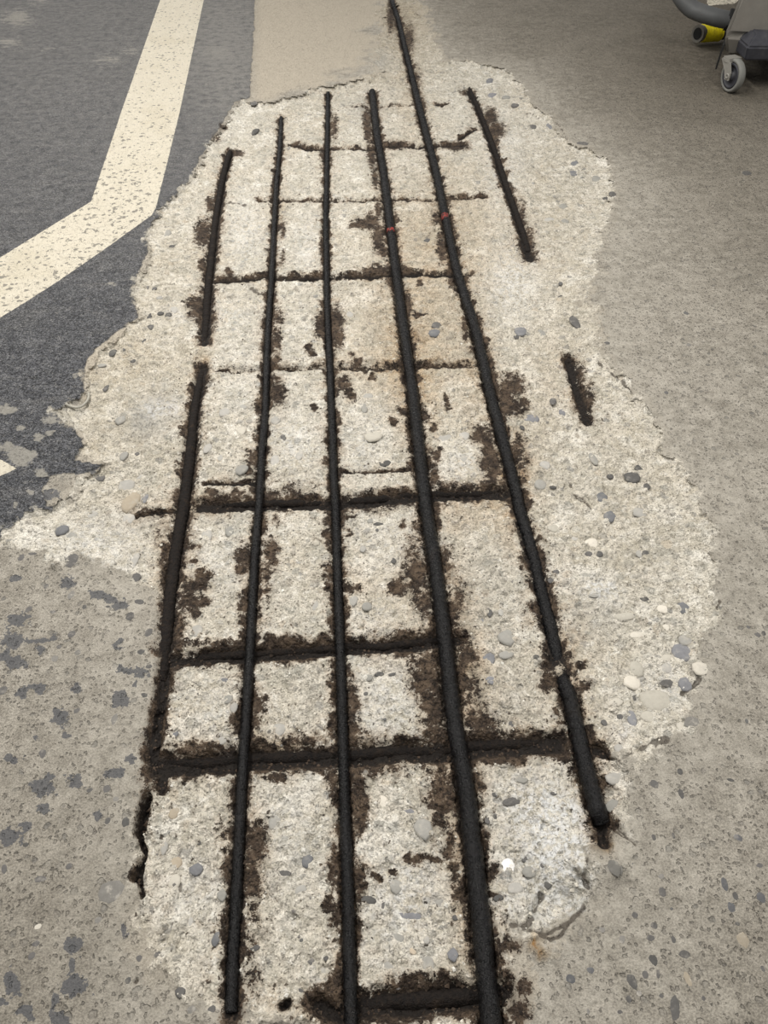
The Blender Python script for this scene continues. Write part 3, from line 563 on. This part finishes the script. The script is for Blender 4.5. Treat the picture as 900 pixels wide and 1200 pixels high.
STONES = """574 95 5 3 b;577 111 6 4 b;604 123 5 3 d;593 114 6 2 g;625 149 5 3 d;644 148 4 4 b;674 192 5 4 b;672 203 6 3 b;624 215 3 2 g;683 168 7 2 d;718 227 5 3 d;710 233 4 3 d;660 242 6 3 g;644 258 7 3 g;662 260 5 3 g;700 210 6 4 g
674 377 6 7 d;657 332 3 2 d;657 347 4 3 d;711 402 4 2 d;635 390 5 5 g;610 388 7 6 b;605 394 4 3 d;875 203 6 3 d;804 367 3 2 d;807 404 3 2 g;781 460 3 2 d;622 491 10 5 b;659 483 5 4 b;648 470 4 4 d;652 464 4 2 d;639 545 7 5 g;741 559 9 7 d;749 548 6 4 d
715 558 4 3 d;758 570 5 4 d;648 571 4 2 d;695 537 5 7 g;612 501 3 3 d;633 567 8 6 g;705 583 7 7 b;715 605 8 7 b;750 601 8 6 g;675 631 6 3 g;702 649 5 4 d;690 649 5 3 d;757 649 5 4 d;749 649 4 4 g;693 637 10 6 w;649 619 8 5 w;652 670 4 3 d;647 680 5 4 d
699 680 3 4 d;672 695 2 4 d;755 702 6 3 d;574 718 4 5 d;565 725 5 10 b;587 718 3 4 g;695 698 6 2 g;801 712 10 7 b;800 765 12 10 b;803 750 8 7 g;781 783 8 6 g;782 801 9 5 d;803 801 9 8 b;746 784 8 9 w;741 800 10 8 w;769 821 20 14 w;783 772 9 6 w;821 783 9 9 w
741 818 5 4 d;740 841 6 11 b;727 840 4 4 d;708 847 4 4 d;725 877 5 6 g;811 847 10 8 g;759 840 9 7 w;798 852 5 8 w;722 823 10 5 w;780 733 5 6 w;777 714 7 5 w;746 744 8 4 w;733 722 12 5 w;888 744 4 3 d;895 742 3 3 d;875 845 2 3 d;877 735 2 2 d
797 904 4 4 d;767 919 5 5 d;798 930 3 7 d;766 981 3 4 d;789 979 2 4 d;865 982 5 4 b;891 1014 5 3 d;849 1036 4 8 b;862 1050 4 6 d;857 1062 5 9 b;776 1045 5 6 d;775 1027 4 3 g;787 1065 2 2 d;767 1085 4 4 d;744 1072 4 4 d;762 1099 5 4 d;789 1101 3 5 d;802 1118 7 5 d
766 1125 6 7 d;741 1150 6 10 d;737 1171 4 5 d;749 1164 3 4 g;756 1142 4 5 d;771 1142 3 7 d;791 1180 6 17 d;806 1147 4 10 t;871 1102 8 10 t;864 1082 3 3 d;824 1170 3 3 d;856 914 5 2 d;775 1167 3 3 d;894 1135 3 4 d;892 1052 5 6 b;727 1186 4 3 d;725 1016 4 10 g;729 1101 4 5 g
580 931 6 3 d;599 939 12 5 d;579 958 4 4 d;571 962 3 4 d;595 1015 8 10 W;620 1021 9 7 g;604 1041 9 7 g;641 1037 6 5 d;649 930 4 2 d;612 914 8 4 g;611 952 4 5 g;615 1007 4 4 d;636 1014 3 3 d;584 1052 7 4 d;719 945 10 8 g;720 912 10 8 g;669 1147 6 6 b;692 1137 5 4 b
720 1017 8 10 g;706 1089 4 4 g;689 1185 2 4 d;449 935 8 12 w;480 949 11 6 b;496 971 12 13 g;464 1039 9 9 g;490 1072 24 7 b;464 1100 10 6 g;516 1057 7 9 g;450 1062 4 6 d;432 1055 9 5 d;500 1101 4 5 g;502 1130 7 10 g;484 1114 4 5 t;531 1119 7 9 b;534 1075 4 4 d
466 1157 4 3 d;204 953 7 7 t;205 1012 8 9 t;230 1019 9 8 b;204 1032 9 9 w;192 994 5 8 g;253 1100 5 9 b;322 964 8 9 g;331 1025 10 6 d;185 1119 6 4 d;163 1123 4 4 d;222 1082 4 7 g;260 1049 6 8 g;233 988 3 2 d;360 1009 7 8 b;352 1043 7 7 g;364 1127 6 5 d;378 1139 5 6 g
351 1161 6 3 d;298 1111 7 4 d;211 1163 7 7 d;224 1184 7 6 g;248 1184 5 6 d;382 1123 3 3 d;353 1102 2 3 d;130 1045 16 14 g;83 657 9 8 d;25 653 4 4 d;38 649 6 2 d;157 658 5 11 g;159 677 6 6 d;152 722 5 5 d;174 741 4 6 d;165 764 5 3 d;174 781 4 3 d;168 815 6 3 d
134 843 4 7 g;163 705 7 3 d;84 743 5 5 d;69 758 3 3 d;64 772 4 4 g;83 697 4 5 g;54 687 3 3 d;33 714 4 4 d;62 717 4 2 d;99 711 3 3 d;91 765 4 4 g;3 809 5 6 d;90 833 4 3 d;50 883 5 6 d;125 924 5 5 d;81 1015 4 4 d;47 1030 8 4 d;42 1106 5 4 d;37 1120 4 5 d;115 1078 5 4 g
126 962 3 5 d;150 1149 4 4 d;147 963 5 6 d;105 926 4 3 d;5 1018 4 6 d;30 990 4 3 d;136 936 4 3 g;44 1086 4 4 w;72 621 8 6 b;148 569 9 8 g;153 587 10 12 t;170 584 4 6 b;151 608 7 6 g;84 629 6 5 g;141 492 7 5 g;124 455 3 4 d;145 534 5 5 g;161 531 4 3 d;107 603 9 5 g;117 560 6 4 d
163 558 7 4 g;175 371 3 4 d;188 367 4 2 d;197 369 4 3 d;177 383 5 3 d;168 399 4 3 d;156 423 4 2 d;132 413 4 5 d;144 410 3 2 d;119 428 5 2 g;172 336 3 3 d;181 338 3 2 d;187 349 4 2 g;195 273 5 5 g;201 289 5 2 d;204 363 5 4 g;299 154 4 4 d;298 120 5 3 d;500 282 4 3 d
410 368 5 4 g;511 381 6 4 d;509 390 8 4 b;263 483 7 5 g;283 477 8 3 g;323 492 6 5 g;332 512 4 4 d;351 534 5 6 g;283 504 6 6 w;243 525 5 6 g;259 537 5 4 g;283 550 8 6 g;322 540 6 7 g;427 478 4 6 g;431 465 7 4 g;437 511 11 6 w;522 513 9 7 g;544 511 7 5 g;544 538 5 5 g
421 522 6 6 w;451 543 7 4 d;242 628 6 8 g;269 622 5 7 g;230 739 7 8 g;350 658 4 3 g;369 709 5 7 g;430 710 7 5 g;434 610 4 3 g;442 614 8 2 d;425 643 4 4 g;461 657 4 4 d;442 621 2 2 d;433 634 3 3 g;414 704 6 6 g;263 799 8 5 b;274 829 5 6 g;267 819 5 6 g;205 860 4 4 b
260 867 6 6 g;327 855 9 8 g;444 790 6 3 d;460 790 5 2 d;429 813 3 3 d;431 794 7 4 g;451 843 2 2 d;593 767 9 5 g;573 773 8 8 b;599 849 3 4 d;575 797 6 5 b;628 770 4 3 d;595 747 12 10 g"""
def set_stone(u, v, rx, ry, rot=None):
    z, x, y, s, _ = z_at(u, v)
    c = at(u, v, z); ax = (at(u + rx, v, z) - c).length; ay = (at(u, v - ry, z) - c).length
    inside = s > 0
    hz = min(ax, ay) * (.24 if inside else .08)
    return c, ax, ay, hz, inside, (random.uniform(-.25, .25) if rot is None else rot)
lst = []
for tok in STONES.replace('\n', ';').split(';'):
    u, v, rx, ry, c = tok.split(); lst.append((float(u), float(v), float(rx), float(ry), c, None))
lst.append((452, 1132, 7, 21, 'g', .85))
lst.sort(key=lambda s: -s[2] * s[3])
proto = []
for me in STONE_ME: me.materials.append(SM['g'])
gravel_v, gravel_f, gravel_c = [], [], []
SM.update(fg=stone_mat('worn_grey_stone', (.13, .125, .113), (.23, .222, .205)), ft=stone_mat('worn_tan_stone', (.22, .19, .145), (.32, .285, .225)), fb=stone_mat('worn_dark_stone', (.075, .076, .082), (.15, .152, .158)))
KC = dict(fg=(.19, .18, .165), ft=(.27, .24, .19), fb=(.12, .12, .128), d=(.12, .117, .113), g=(.32, .31, .29), b=(.24, .245, .26), t=(.45, .37, .27), w=(.63, .60, .53), W=(.86, .86, .84))
def join_stone(me, M, col):
    o = len(gravel_v)
    for p in me.vertices: gravel_v.append(tuple(M @ p.co)); gravel_c.append(col)
    for f in me.polygons: gravel_f.append([o + i for i in f.vertices])
for i, (u, v, rx, ry, c, rot) in enumerate(lst):
    p, ax, ay, hz, inside, ro = set_stone(u, v, rx, ry, rot)
    me = STONE_ME[i % len(STONE_ME)]
    c = c if inside else {'g': 'fg', 't': 'ft', 'b': 'fb'}.get(c, c)
    if i < 290:
        o = bpy.data.objects.new('stone', me); COL.objects.link(o)
        o.material_slots[0].link = 'OBJECT'; o.material_slots[0].material = SM[c]
        o.location = (p.x, p.y, p.z); o.scale = (ax, ay, hz); o.rotation_euler = (random.uniform(-.06, .06) if inside else 0, random.uniform(-.06, .06) if inside else 0, ro)
        o.parent = patch if inside else floor
    else:
        join_stone(me, Matrix.Translation(p) @ Matrix.Rotation(ro, 4, 'Z') @ Matrix.Diagonal((ax, ay, hz, 1)), KC[c])

# small crumbs: broken concrete in the patch, rust scale on the stained places
def crumbs(n, ok, smin, smax, colf, flat):
    vs, fs, cs = [], [], []
    while n > 0:
        u = random.uniform(-20, 920); v = random.uniform(70, 1215)
        r = min(int(np.searchsorted(VVx, v)), NR - 1); c = min(int(np.searchsorted(UU, u)), NC - 1)
        if not ok(r, c): continue
        n -= 1
        s = random.uniform(smin, smax) * (1 if random.random() < .85 else 1.5); x, y, z = X3[r, c], Y3[r, c], Z[r, c]
        a = random.uniform(0, 6.3); o = len(vs); col = colf()
        e = [random.uniform(.6, 1.2) * s for _ in range(4)]
        for k in range(4): vs.append((x + e[k] * math.cos(a + k * 1.57), y + e[k] * math.sin(a + k * 1.57), z + random.uniform(-.2, .25) * s * flat))
        vs.append((x + random.uniform(-.3, .3) * s, y + random.uniform(-.3, .3) * s, z + s * flat)); vs.append((x, y, z - s * flat))
        for k in range(4): fs.append((o + k, o + (k + 1) % 4, o + 4)); fs.append((o + (k + 1) % 4, o + k, o + 5))
        cs += [col] * 6
    return vs, fs, cs
def stuff_mesh(name, vs, fs, cs, mat, parent, label, cat=None, smooth=False):
    me = bpy.data.meshes.new(name); me.from_pydata(vs, [], fs)
    ca = me.attributes.new('tint', 'FLOAT_COLOR', 'POINT'); ca.data.foreach_set('color', np.array([tuple(c) + (1,) for c in cs], np.float32).ravel())
    if smooth: me.polygons.foreach_set('use_smooth', [True] * len(fs))
    me.update(); return props(link(name, me, mat, parent), label, cat, None, 'stuff')
def tint_mat(name, rg):
    t = NT(name, rg, .3); t.set('Base Color', t.mix(1.0, t.acol('tint'), t.mix(t.noise(300, 3), (.7, .7, .7), (1.25, 1.25, 1.25)), 'MULTIPLY')); t.bump(t.noise(500, 2), .001, .5); return t.m
def grit_col():
    q = random.random(); k = random.uniform(.85, 1.15)
    b = (.60, .565, .49) if q < .6 else (.43, .405, .355) if q < .82 else (.70, .68, .62) if q < .93 else (.20, .19, .175)
    return tuple(c * k for c in b)
v_, f_, c_ = crumbs(4000, lambda r, c: S_patch[r, c] > .004 and rust[r, c] < .42, .0007, .0024, grit_col, .45)
stuff_mesh('concrete_grit', v_, f_, c_, tint_mat('concrete_grit', .9), patch, 'pale crumbs of broken concrete')
v_, f_, c_ = crumbs(5000, lambda r, c: rust[r, c] > .50, .0008, .0026, lambda: (lambda q: (.052 * q, .036 * q, .025 * q))(random.uniform(.25, 1.5)), .5)
stuff_mesh('rust_scale', v_, f_, c_, tint_mat('rust_scale', .8), patch, 'dark brown rust scale along the bars')
stuff_mesh('gravel', gravel_v, gravel_f, gravel_c, tint_mat('small_gravel', .75), floor, 'small stones showing in the concrete', None, True)

# ------------------------------------------------------------------ reinforcing bars
def bar_material(name, a, b, c, rg):
    t = NT(name, rg, .24 if rg < .5 else .15)
    n1 = t.noise(45, 4, .6); n2 = t.noise(220, 4, .65)
    col = t.mix(t.ss(.35, .65, n2), a, b)
    col = t.mix(t.mul(t.ss(.55, .72, n1), .8), col, c)
    col = t.mix(t.mul(t.ss(.70, .78, n2), .5), col, (.13, .105, .085))
    t.set('Base Color', col); t.set('Roughness', t.lin(.35, .65, rg - .08, rg + .30, n2)); t.bump(t.add(n2, t.mul(t.noise(600, 2), .6)), .0022 if rg < .5 else .0026, 1.0); return t.m
BLACK = bar_material('oiled_black_steel', (.0025, .0025, .003), (.008, .0075, .008), (.010, .008, .007), .22)
BROWN = bar_material('rusted_steel', (.008, .0065, .006), (.020, .0155, .013), (.034, .024, .017), .60)
def smooth_path(P, step):
    P = [Vector(p) for p in P]; out = []
    for i in range(len(P) - 1):
        a, b = P[max(i - 1, 0)], P[i]; c, d = P[i + 1], P[min(i + 2, len(P) - 1)]
        n = max(int((c - b).length / step), 1)
        for k in range(n):
            t = k / n
            out.append(b.lerp(c, t) if False else .5 * ((2 * b) + (c - a) * t + (2 * a - 5 * b + 4 * c - d) * t * t + (3 * b - a - 3 * c + d) * t ** 3))
    out.append(P[-1]); return out
def tube(name, P, r, mat, parent=None, seg=12, step=.003, rib=.0, pitch=.012, rough=.05, rfun=None, seed=0, end=True):
    P = smooth_path(P, step); n = len(P); A = np.array(P)
    T = np.gradient(A, axis=0); T /= np.linalg.norm(T, axis=1)[:, None]
    S = np.concatenate([[0], np.cumsum(np.linalg.norm(np.diff(A, axis=0), axis=1))])
    up = np.array([0, 0, 1.0]); U = np.cross(T, up)
    nu = np.linalg.norm(U, axis=1); U[nu < 1e-3] = (1, 0, 0); U /= np.linalg.norm(U, axis=1)[:, None]
    W = np.cross(U, T)
    th = np.arange(seg) * 2 * math.pi / seg
    ss, tt = np.meshgrid(S, th, indexing='ij')
    nz = fbm(ss * 60 + seed * 7, np.cos(tt) * 1.3 + 3 + seed, 101 + seed, 3) + .6 * fbm(ss * 220 + seed, np.sin(tt) * 2 + 9, 111 + seed, 2)
    R = r * (1 + rough * 2 * nz)
    if rib: 
        c = np.clip(np.cos(2 * math.pi * (ss / pitch + .35 * np.abs(np.sin(tt)) * np.sign(np.cos(tt)))), 0, 1) ** 3
        R = R + rib * c * np.clip(1.15 - .6 * np.abs(np.sin(tt)) ** 6, 0, 1) + rib * .8 * np.abs(np.cos(tt)) ** 30
    if rfun is not None: R = R * np.array([rfun(s / S[-1]) for s in S])[:, None]
    V = A[:, None, :] + R[..., None] * (np.cos(tt)[..., None] * U[:, None, :] + np.sin(tt)[..., None] * W[:, None, :])
    vs = V.reshape(-1, 3); idx = np.arange(n * seg).reshape(n, seg); nx = np.roll(idx, -1, 1)
    f = np.stack([idx[:-1], idx[1:], nx[1:], nx[:-1]], -1).reshape(-1, 4).tolist()
    if end: f += [idx[0].tolist(), idx[-1][::-1].tolist()]
    me = bpy.data.meshes.new(name); me.from_pydata(vs.tolist(), [], f)
    me.polygons.foreach_set('use_smooth', [True] * len(f)); me.update()
    o = link(name, me, mat, parent); return o
LIFT = dict(thin_left=.0025, thin_middle=.0025, thick_middle=.005, long_right=.004, far_left=-.002, short_right=-.003)
def bar_points(k, b):
    n = len(b['pts'])
    if k in LIFT: return [at(u, v, zb_at(u, v) + dz * .001 + LIFT[k]) for u, v, dz in b['pts']]
    return [at(u, v, zb_at(u, v) - b['r'] - (.0072 if k not in ('fifth', 'ninth', 'eighth') else .0095) - (.006 if i in (0, n - 1) else 0) - .0012 * math.sin(i * 2.3)) for i, (u, v, dz) in enumerate(b['pts'])]
LAB = dict(far_left='leftmost long rusty rebar, half buried in a dark groove', thin_left='thin black ribbed rebar second from the left, running to the bottom edge',
 thin_middle='thin black ribbed rebar third from the left, just left of the thickest bar', thick_middle='thickest black oily rebar running down the middle to the bottom edge',
 long_right='long rebar running off the top edge, with a red mark near its upper end', short_right='short rusted rebar at the upper right in its own brown groove')
STY = dict(far_left=(BROWN, .0008, .16), thin_left=(BLACK, .0010, .09), thin_middle=(BLACK, .0016, .05), thick_middle=(BLACK, .0014, .12), long_right=(BLACK, .0014, .13), short_right=(BROWN, .0006, .16))
barobj = {}
for i, (k, b) in enumerate(BARS.items()):
    m, rib, ro = STY[k]
    o = tube('rebar', bar_points(k, b), b['r'], m, None, 14, .0022, rib, b['r'] * 1.15, ro, None, i)
    barobj[k] = props(o, LAB[k], 'rebar', 'long reinforcing bars'); 
CL = dict(top='shortest crosswise rebar, a thin one near the top of the broken concrete', second='crosswise rebar second from the top, under the tops of the middle bars', third='thin crosswise rebar third from the top, above the red mark',
 fourth='crosswise rebar fourth from the top, just below the red mark', fifth='faint crosswise rebar fifth from the top, almost buried in concrete', sixth='crosswise rebar in a wide dark trough at mid height',
 seventh='crosswise rebar seventh from the top, third from the bottom', eighth='thick dark crosswise rebar second from the bottom, the longest one', ninth='short crosswise rebar at the bottom edge of the photo')
for i, (k, b) in enumerate(CROSS.items()):
    o = tube('rebar', bar_points(k, b), b['r'], BROWN, None, 12, .003, .0006, b['r'] * 1.3, .16, None, 20 + i)
    props(o, CL[k], 'rebar', 'crosswise reinforcing bars')

red = NT('red_paint', .5); red.set('Base Color', red.mix(red.ss(.45, .6, red.noise(160, 3)), (.020, .013, .012), (.26, .026, .018)))
for k, u, v in (('long_right', 522, 256), ('thick_middle', 458.3, 272)):
    d = 2.6 if k == 'long_right' else 1.8
    zz = zb_at(u, v) + .001 + LIFT[k]; pa, pb = (at(u - d * .22, v - d, zz), at(u + d * .22, v + d, zz))
    o = tube('paint_mark', [pa, pb], BARS[k]['r'] + .0016, red.m, barobj[k], 14, .004, 0, .01, .06, None, 50)
    o['label'] = 'dab of red paint'

# ------------------------------------------------------------------ the wheeled floor machine at the upper right
def flat_mat(name, col, rg=.5, spec=.4, var=.25, sc=30, dirt=(.16, .145, .125)):
    t = NT(name, rg, spec); n = t.noise(sc, 5, .6)
    c = t.mix(1.0, col, t.mix(n, (1 - var,) * 3, (1 + var,) * 3), 'MULTIPLY')
    c = t.mix(t.mul(t.ss(.52, .72, t.noise(sc * .35, 4)), .45), c, dirt)
    t.set('Base Color', c); t.bump(t.noise(260, 2), .0008, .4); return t.m
GREYP = flat_mat('grey_plastic', (.165, .155, .137), .55)
HOSE = flat_mat('hose_rubber', (.095, .098, .10), .5, .3, .15, 40, (.13, .125, .115))
DARK = flat_mat('dark_plastic', (.040, .041, .050), .55, .4, .4, 60, (.10, .10, .10))
BLK = flat_mat('black_rubber', (.014, .014, .014), .7, .3, .2, 30, (.03, .028, .025))
ZINC = flat_mat('zinc_steel', (.27, .26, .235), .42, .6, .25, 50, (.24, .22, .19))
TYRE = flat_mat('grey_tyre', (.20, .20, .185), .6, .3, .2, 40, (.13, .125, .11))
TAPE = flat_mat('yellow_tape', (.78, .66, .015), .5, .4, .30, 90, (.45, .36, .04))
import bmesh
def bm_obj(name, bm, mat, parent, smooth=True, bevel=0, seg=2):
    if bevel: bmesh.ops.bevel(bm, geom=list(bm.edges), offset=bevel, segments=seg, affect='EDGES', clamp_overlap=True)
    bmesh.ops.recalc_face_normals(bm, faces=list(bm.faces))
    me = bpy.data.meshes.new(name); bm.to_mesh(me); bm.free()
    if smooth:
        me.polygons.foreach_set('use_smooth', [True] * len(me.polygons))
    me.update(); o = link(name, me, mat, parent)
    return o
def hull(pts):
    bm = bmesh.new(); vs = [bm.verts.new(p) for p in pts]
    bmesh.ops.convex_hull(bm, input=vs); 
    bmesh.ops.dissolve_limit(bm, angle_limit=.02, verts=list(bm.verts), edges=list(bm.edges)); return bm
mroot = bpy.data.objects.new('floor_machine', None); COL.objects.link(mroot)
wheel_c = at(853.5, 107.5, 0.0); mroot.location = (wheel_c.x, wheel_c.y, 0)
props(mroot, 'grey wheeled floor machine with a thick grey hose at the upper right corner', 'machine')
bx, by = 0.0, 0.0
WR = .051
# caster, its wheel turned a quarter towards the camera
cas = bpy.data.objects.new('caster', None); COL.objects.link(cas); cas.parent = mroot
def lathe(name, prof, mat, parent, axis_rot, loc, seg=36):
    bm = bmesh.new(); rings = []
    for r, x in prof: rings.append([bm.verts.new((x, r * math.cos(2 * math.pi * i / seg), r * math.sin(2 * math.pi * i / seg))) for i in range(seg)])
    for a, b in zip(rings, rings[1:] + rings[:1]):
        for i in range(seg): bm.faces.new((a[i], a[(i + 1) % seg], b[(i + 1) % seg], b[i]))
    o = bm_obj(name, bm, mat, parent); o.rotation_euler = axis_rot; o.location = loc; return o
rz = math.radians(18)
ar = (0, 0, rz); wl = (0, 0, WR)
ax = Vector((math.cos(rz), math.sin(rz), 0))
lathe('tyre', [(WR * .80, -.012), (WR * .94, -.012), (WR, -.007), (WR, .007), (WR * .94, .012), (WR * .80, .012)], TYRE, cas, ar, wl)
lathe('rim', [(WR * .76, -.012), (WR * .79, .0), (WR * .76, .012), (WR * .62, .012), (WR * .58, .004), (WR * .28, .006), (WR * .26, .016), (WR * .08, .016), (WR * .08, -.016), (WR * .26, -.016), (WR * .28, -.006), (WR * .58, -.004), (WR * .62, -.012)], DARK, cas, ar, wl)
lathe('axle', [(.004, -.026), (.009, -.026), (.009, .026), (.004, .026)], ZINC, cas, ar, wl, 16)
bm = bmesh.new()
Rz = Matrix.Rotation(rz, 4, 'Z'); trail = Vector((-.030 * math.sin(rz) * -1, .030 * math.cos(rz), 0))
def slab(bm, pts, n, th_):
    a = [bm.verts.new(Vector(p) + n * th_ / 2) for p in pts]; b = [bm.verts.new(Vector(p) - n * th_ / 2) for p in pts]
    bm.faces.new(a); bm.faces.new(b[::-1])
    for i in range(len(pts)): bm.faces.new((a[i], b[i], b[(i + 1) % len(pts)], a[(i + 1) % len(pts)]))
fw = Vector((-math.sin(rz), math.cos(rz), 0))
for s in (-1, 1):
    o_ = ax * (.022 * s)
    pts = [o_ + fw * (-.011) + Vector((0, 0, WR - .012)), o_ + fw * .011 + Vector((0, 0, WR - .012)), o_ + fw * .022 + Vector((0, 0, WR + .012)), o_ + fw * .052 + Vector((0, 0, .092)), o_ + fw * .004 + Vector((0, 0, .092)), o_ + fw * -.013 + Vector((0, 0, WR + .012))]
    slab(bm, pts, ax, .004)
tp = Vector((0, 0, .092)) + fw * .028
slab(bm, [tp + ax * a + fw * b for a, b in ((-.024, -.020), (.024, -.020), (.027, 0), (.024, .020), (-.024, .020), (-.027, 0))], Vector((0, 0, 1)), .008)
slab(bm, [tp + Vector((0, 0, .007)) + ax * a + fw * b for a, b in ((-.022, -.018), (.022, -.018), (.022, .018), (-.022, .018))], Vector((0, 0, 1)), .005)
bm_obj('fork', bm, ZINC, cas, False)
# dark bracket above the caster
pts = []
for z, x0, x1, y0, y1 in ((.098, .022, .20, -.005, .14), (.140, .016, .20, -.012, .14), (.172, .048, .20, .030, .14)):
    pts += [(a, b, z) for a in (x0, x1) for b in (y0, y1)]
bm_obj('bracket', hull(pts), DARK, mroot, False, .005, 2)
# tank
pts = []
for z, x0, x1, y0, y1 in ((.085, -.005, .90, .10, 1.05), (.15, -.035, .92, .085, 1.08), (.30, .000, .92, .10, 1.08), (.62, .09, .90, .20, 1.05), (.68, .13, .86, .24, 1.0)):
    pts += [(x0, y0, z), (x1 - .30, y0 - .12, z), (x0 + .46, y1, z), (x1, y1 - .12, z)]
bm_obj('tank', hull(pts), GREYP, mroot, False, .030, 3)
bm = bmesh.new()
slab(bm, [(-.030, .09, .045), (-.026, .09, .12), (.045, .27, .12), (.041, .27, .045)], Vector((.93, -.37, 0)), .006)
bm_obj('splash_flap', bm, BLK, mroot, False)
bm = bmesh.new(); slab(bm, [(.09, .18, .085), (.62, .08, .085), (.86, .86, .085), (.50, .98, .085)], Vector((0, 0, 1)), .07)
bm_obj('underbody', bm, BLK, mroot, False, .01)
# far wheels so that the machine stands
for x, y in ((.52, .02), (.56, .93), (.80, .80)):
    lathe('rear_wheel', [(.02, -.014), (WR, -.014), (WR, .014), (.02, .014)], TYRE, mroot, (0, 0, 0), (x, y, WR), 24)
# suction hose, and the drain hose with a taped end
def rel(u, v, z): p = at(u, v, z); return (p.x - wheel_c.x, p.y - wheel_c.y, z)
def rel_y(u, v, y):
    """the point at distance y in front of the camera seen at pixel (u, v)"""
    a = (u - 450.0) / F; b = (600.0 - v) / F; dy = b * SP + CP; t = y / dy
    return (a * t - wheel_c.x, y - wheel_c.y, H + (b * CP - SP) * t)
hp = [rel_y(812, -66, 3.50), rel_y(793, -36, 3.46), rel_y(795, -10, 3.42), rel_y(809, 9, 3.38), rel_y(830, 18, 3.34), rel_y(856, 24, 3.32), rel_y(885, 27, 3.32)]
o = tube('hose', hp, .029, HOSE, mroot, 20, .006, .0012, .014, .008, None, 70)
bm = bmesh.new()
o = tube('hose_collar', [rel_y(852, 22.5, 3.33), rel_y(861, 24.5, 3.32)], .036, BLK, mroot, 20, .006, 0, .01, .03, None, 71)
ya = at(830, 53, 0).y
n0, n1, n2, n3 = rel_y(818, 39.5, ya - .02), rel_y(826, 38.7, ya), rel_y(845, 37.5, ya + .02), rel_y(864, 37, ya + .05)
dh = tube('drain_hose', [n0, n1, n2, n3], .0265, HOSE, mroot, 20, .006, .0, .012, .02, None, 72, False)
dv = (Vector(n1) - Vector(n0)).normalized()
ms = tube('hose_mouth', [Vector(n0) - dv * .002, Vector(n0) + dv * .012], .0295, GREYP, dh, 20, .004, 0, .01, .01, None, 73, False)
bm = bmesh.new(); 
q = dv.to_track_quat('Z', 'Y').to_matrix().to_4x4(); q.translation = Vector(n0) + dv * .006
bmesh.ops.create_circle(bm, cap_ends=True, segments=20, radius=.0205, matrix=Matrix.Translation(-dv * .0095) @ q)
bm_obj('hose_bore', bm, BLK, dh, False)
bm = bmesh.new()
def ring_face(bm, q, r0, r1, n=24):
    a = [bm.verts.new(q @ Vector((r0 * math.cos(6.2832 * i / n), r0 * math.sin(6.2832 * i / n), 0))) for i in range(n)]
    b = [bm.verts.new(q @ Vector((r1 * math.cos(6.2832 * i / n), r1 * math.sin(6.2832 * i / n), 0))) for i in range(n)]
    for i in range(n): bm.faces.new((a[i], a[(i + 1) % n], b[(i + 1) % n], b[i]))
q2 = q.copy(); q2.translation = Vector(n0) - dv * .0025
ring_face(bm, q2, .0205, .0298); bm_obj('hose_rim', bm, GREYP, dh, False)
tube('tape', [Vector(n1) + Vector((-.012, 0, 0)), Vector(n1).lerp(Vector(n2), .45), Vector(n1).lerp(Vector(n2), .9)], .0315, TAPE, dh, 24, .003, .0016, .011, .05, None, 74)

# a thin curled sliver at the ragged edge of the coating
sl = NT('pale_sliver', .8); sl.set('Base Color', sl.mix(sl.noise(200, 3), (.26, .25, .215), (.42, .405, .355)))
pts = [(77, 473), (83, 476.5), (92, 477.5), (99, 473.5), (103.5, 467), (104, 461)]
o = tube('curled_sliver', [at(u, v, max(z_at(u, v)[0], -.004) + .0022) for u, v in pts], .0024, sl.m, None, 8, .004, 0, .01, .10, None, 90)
props(o, 'thin pale sliver curled round the ragged edge of the dark coating', 'debris')
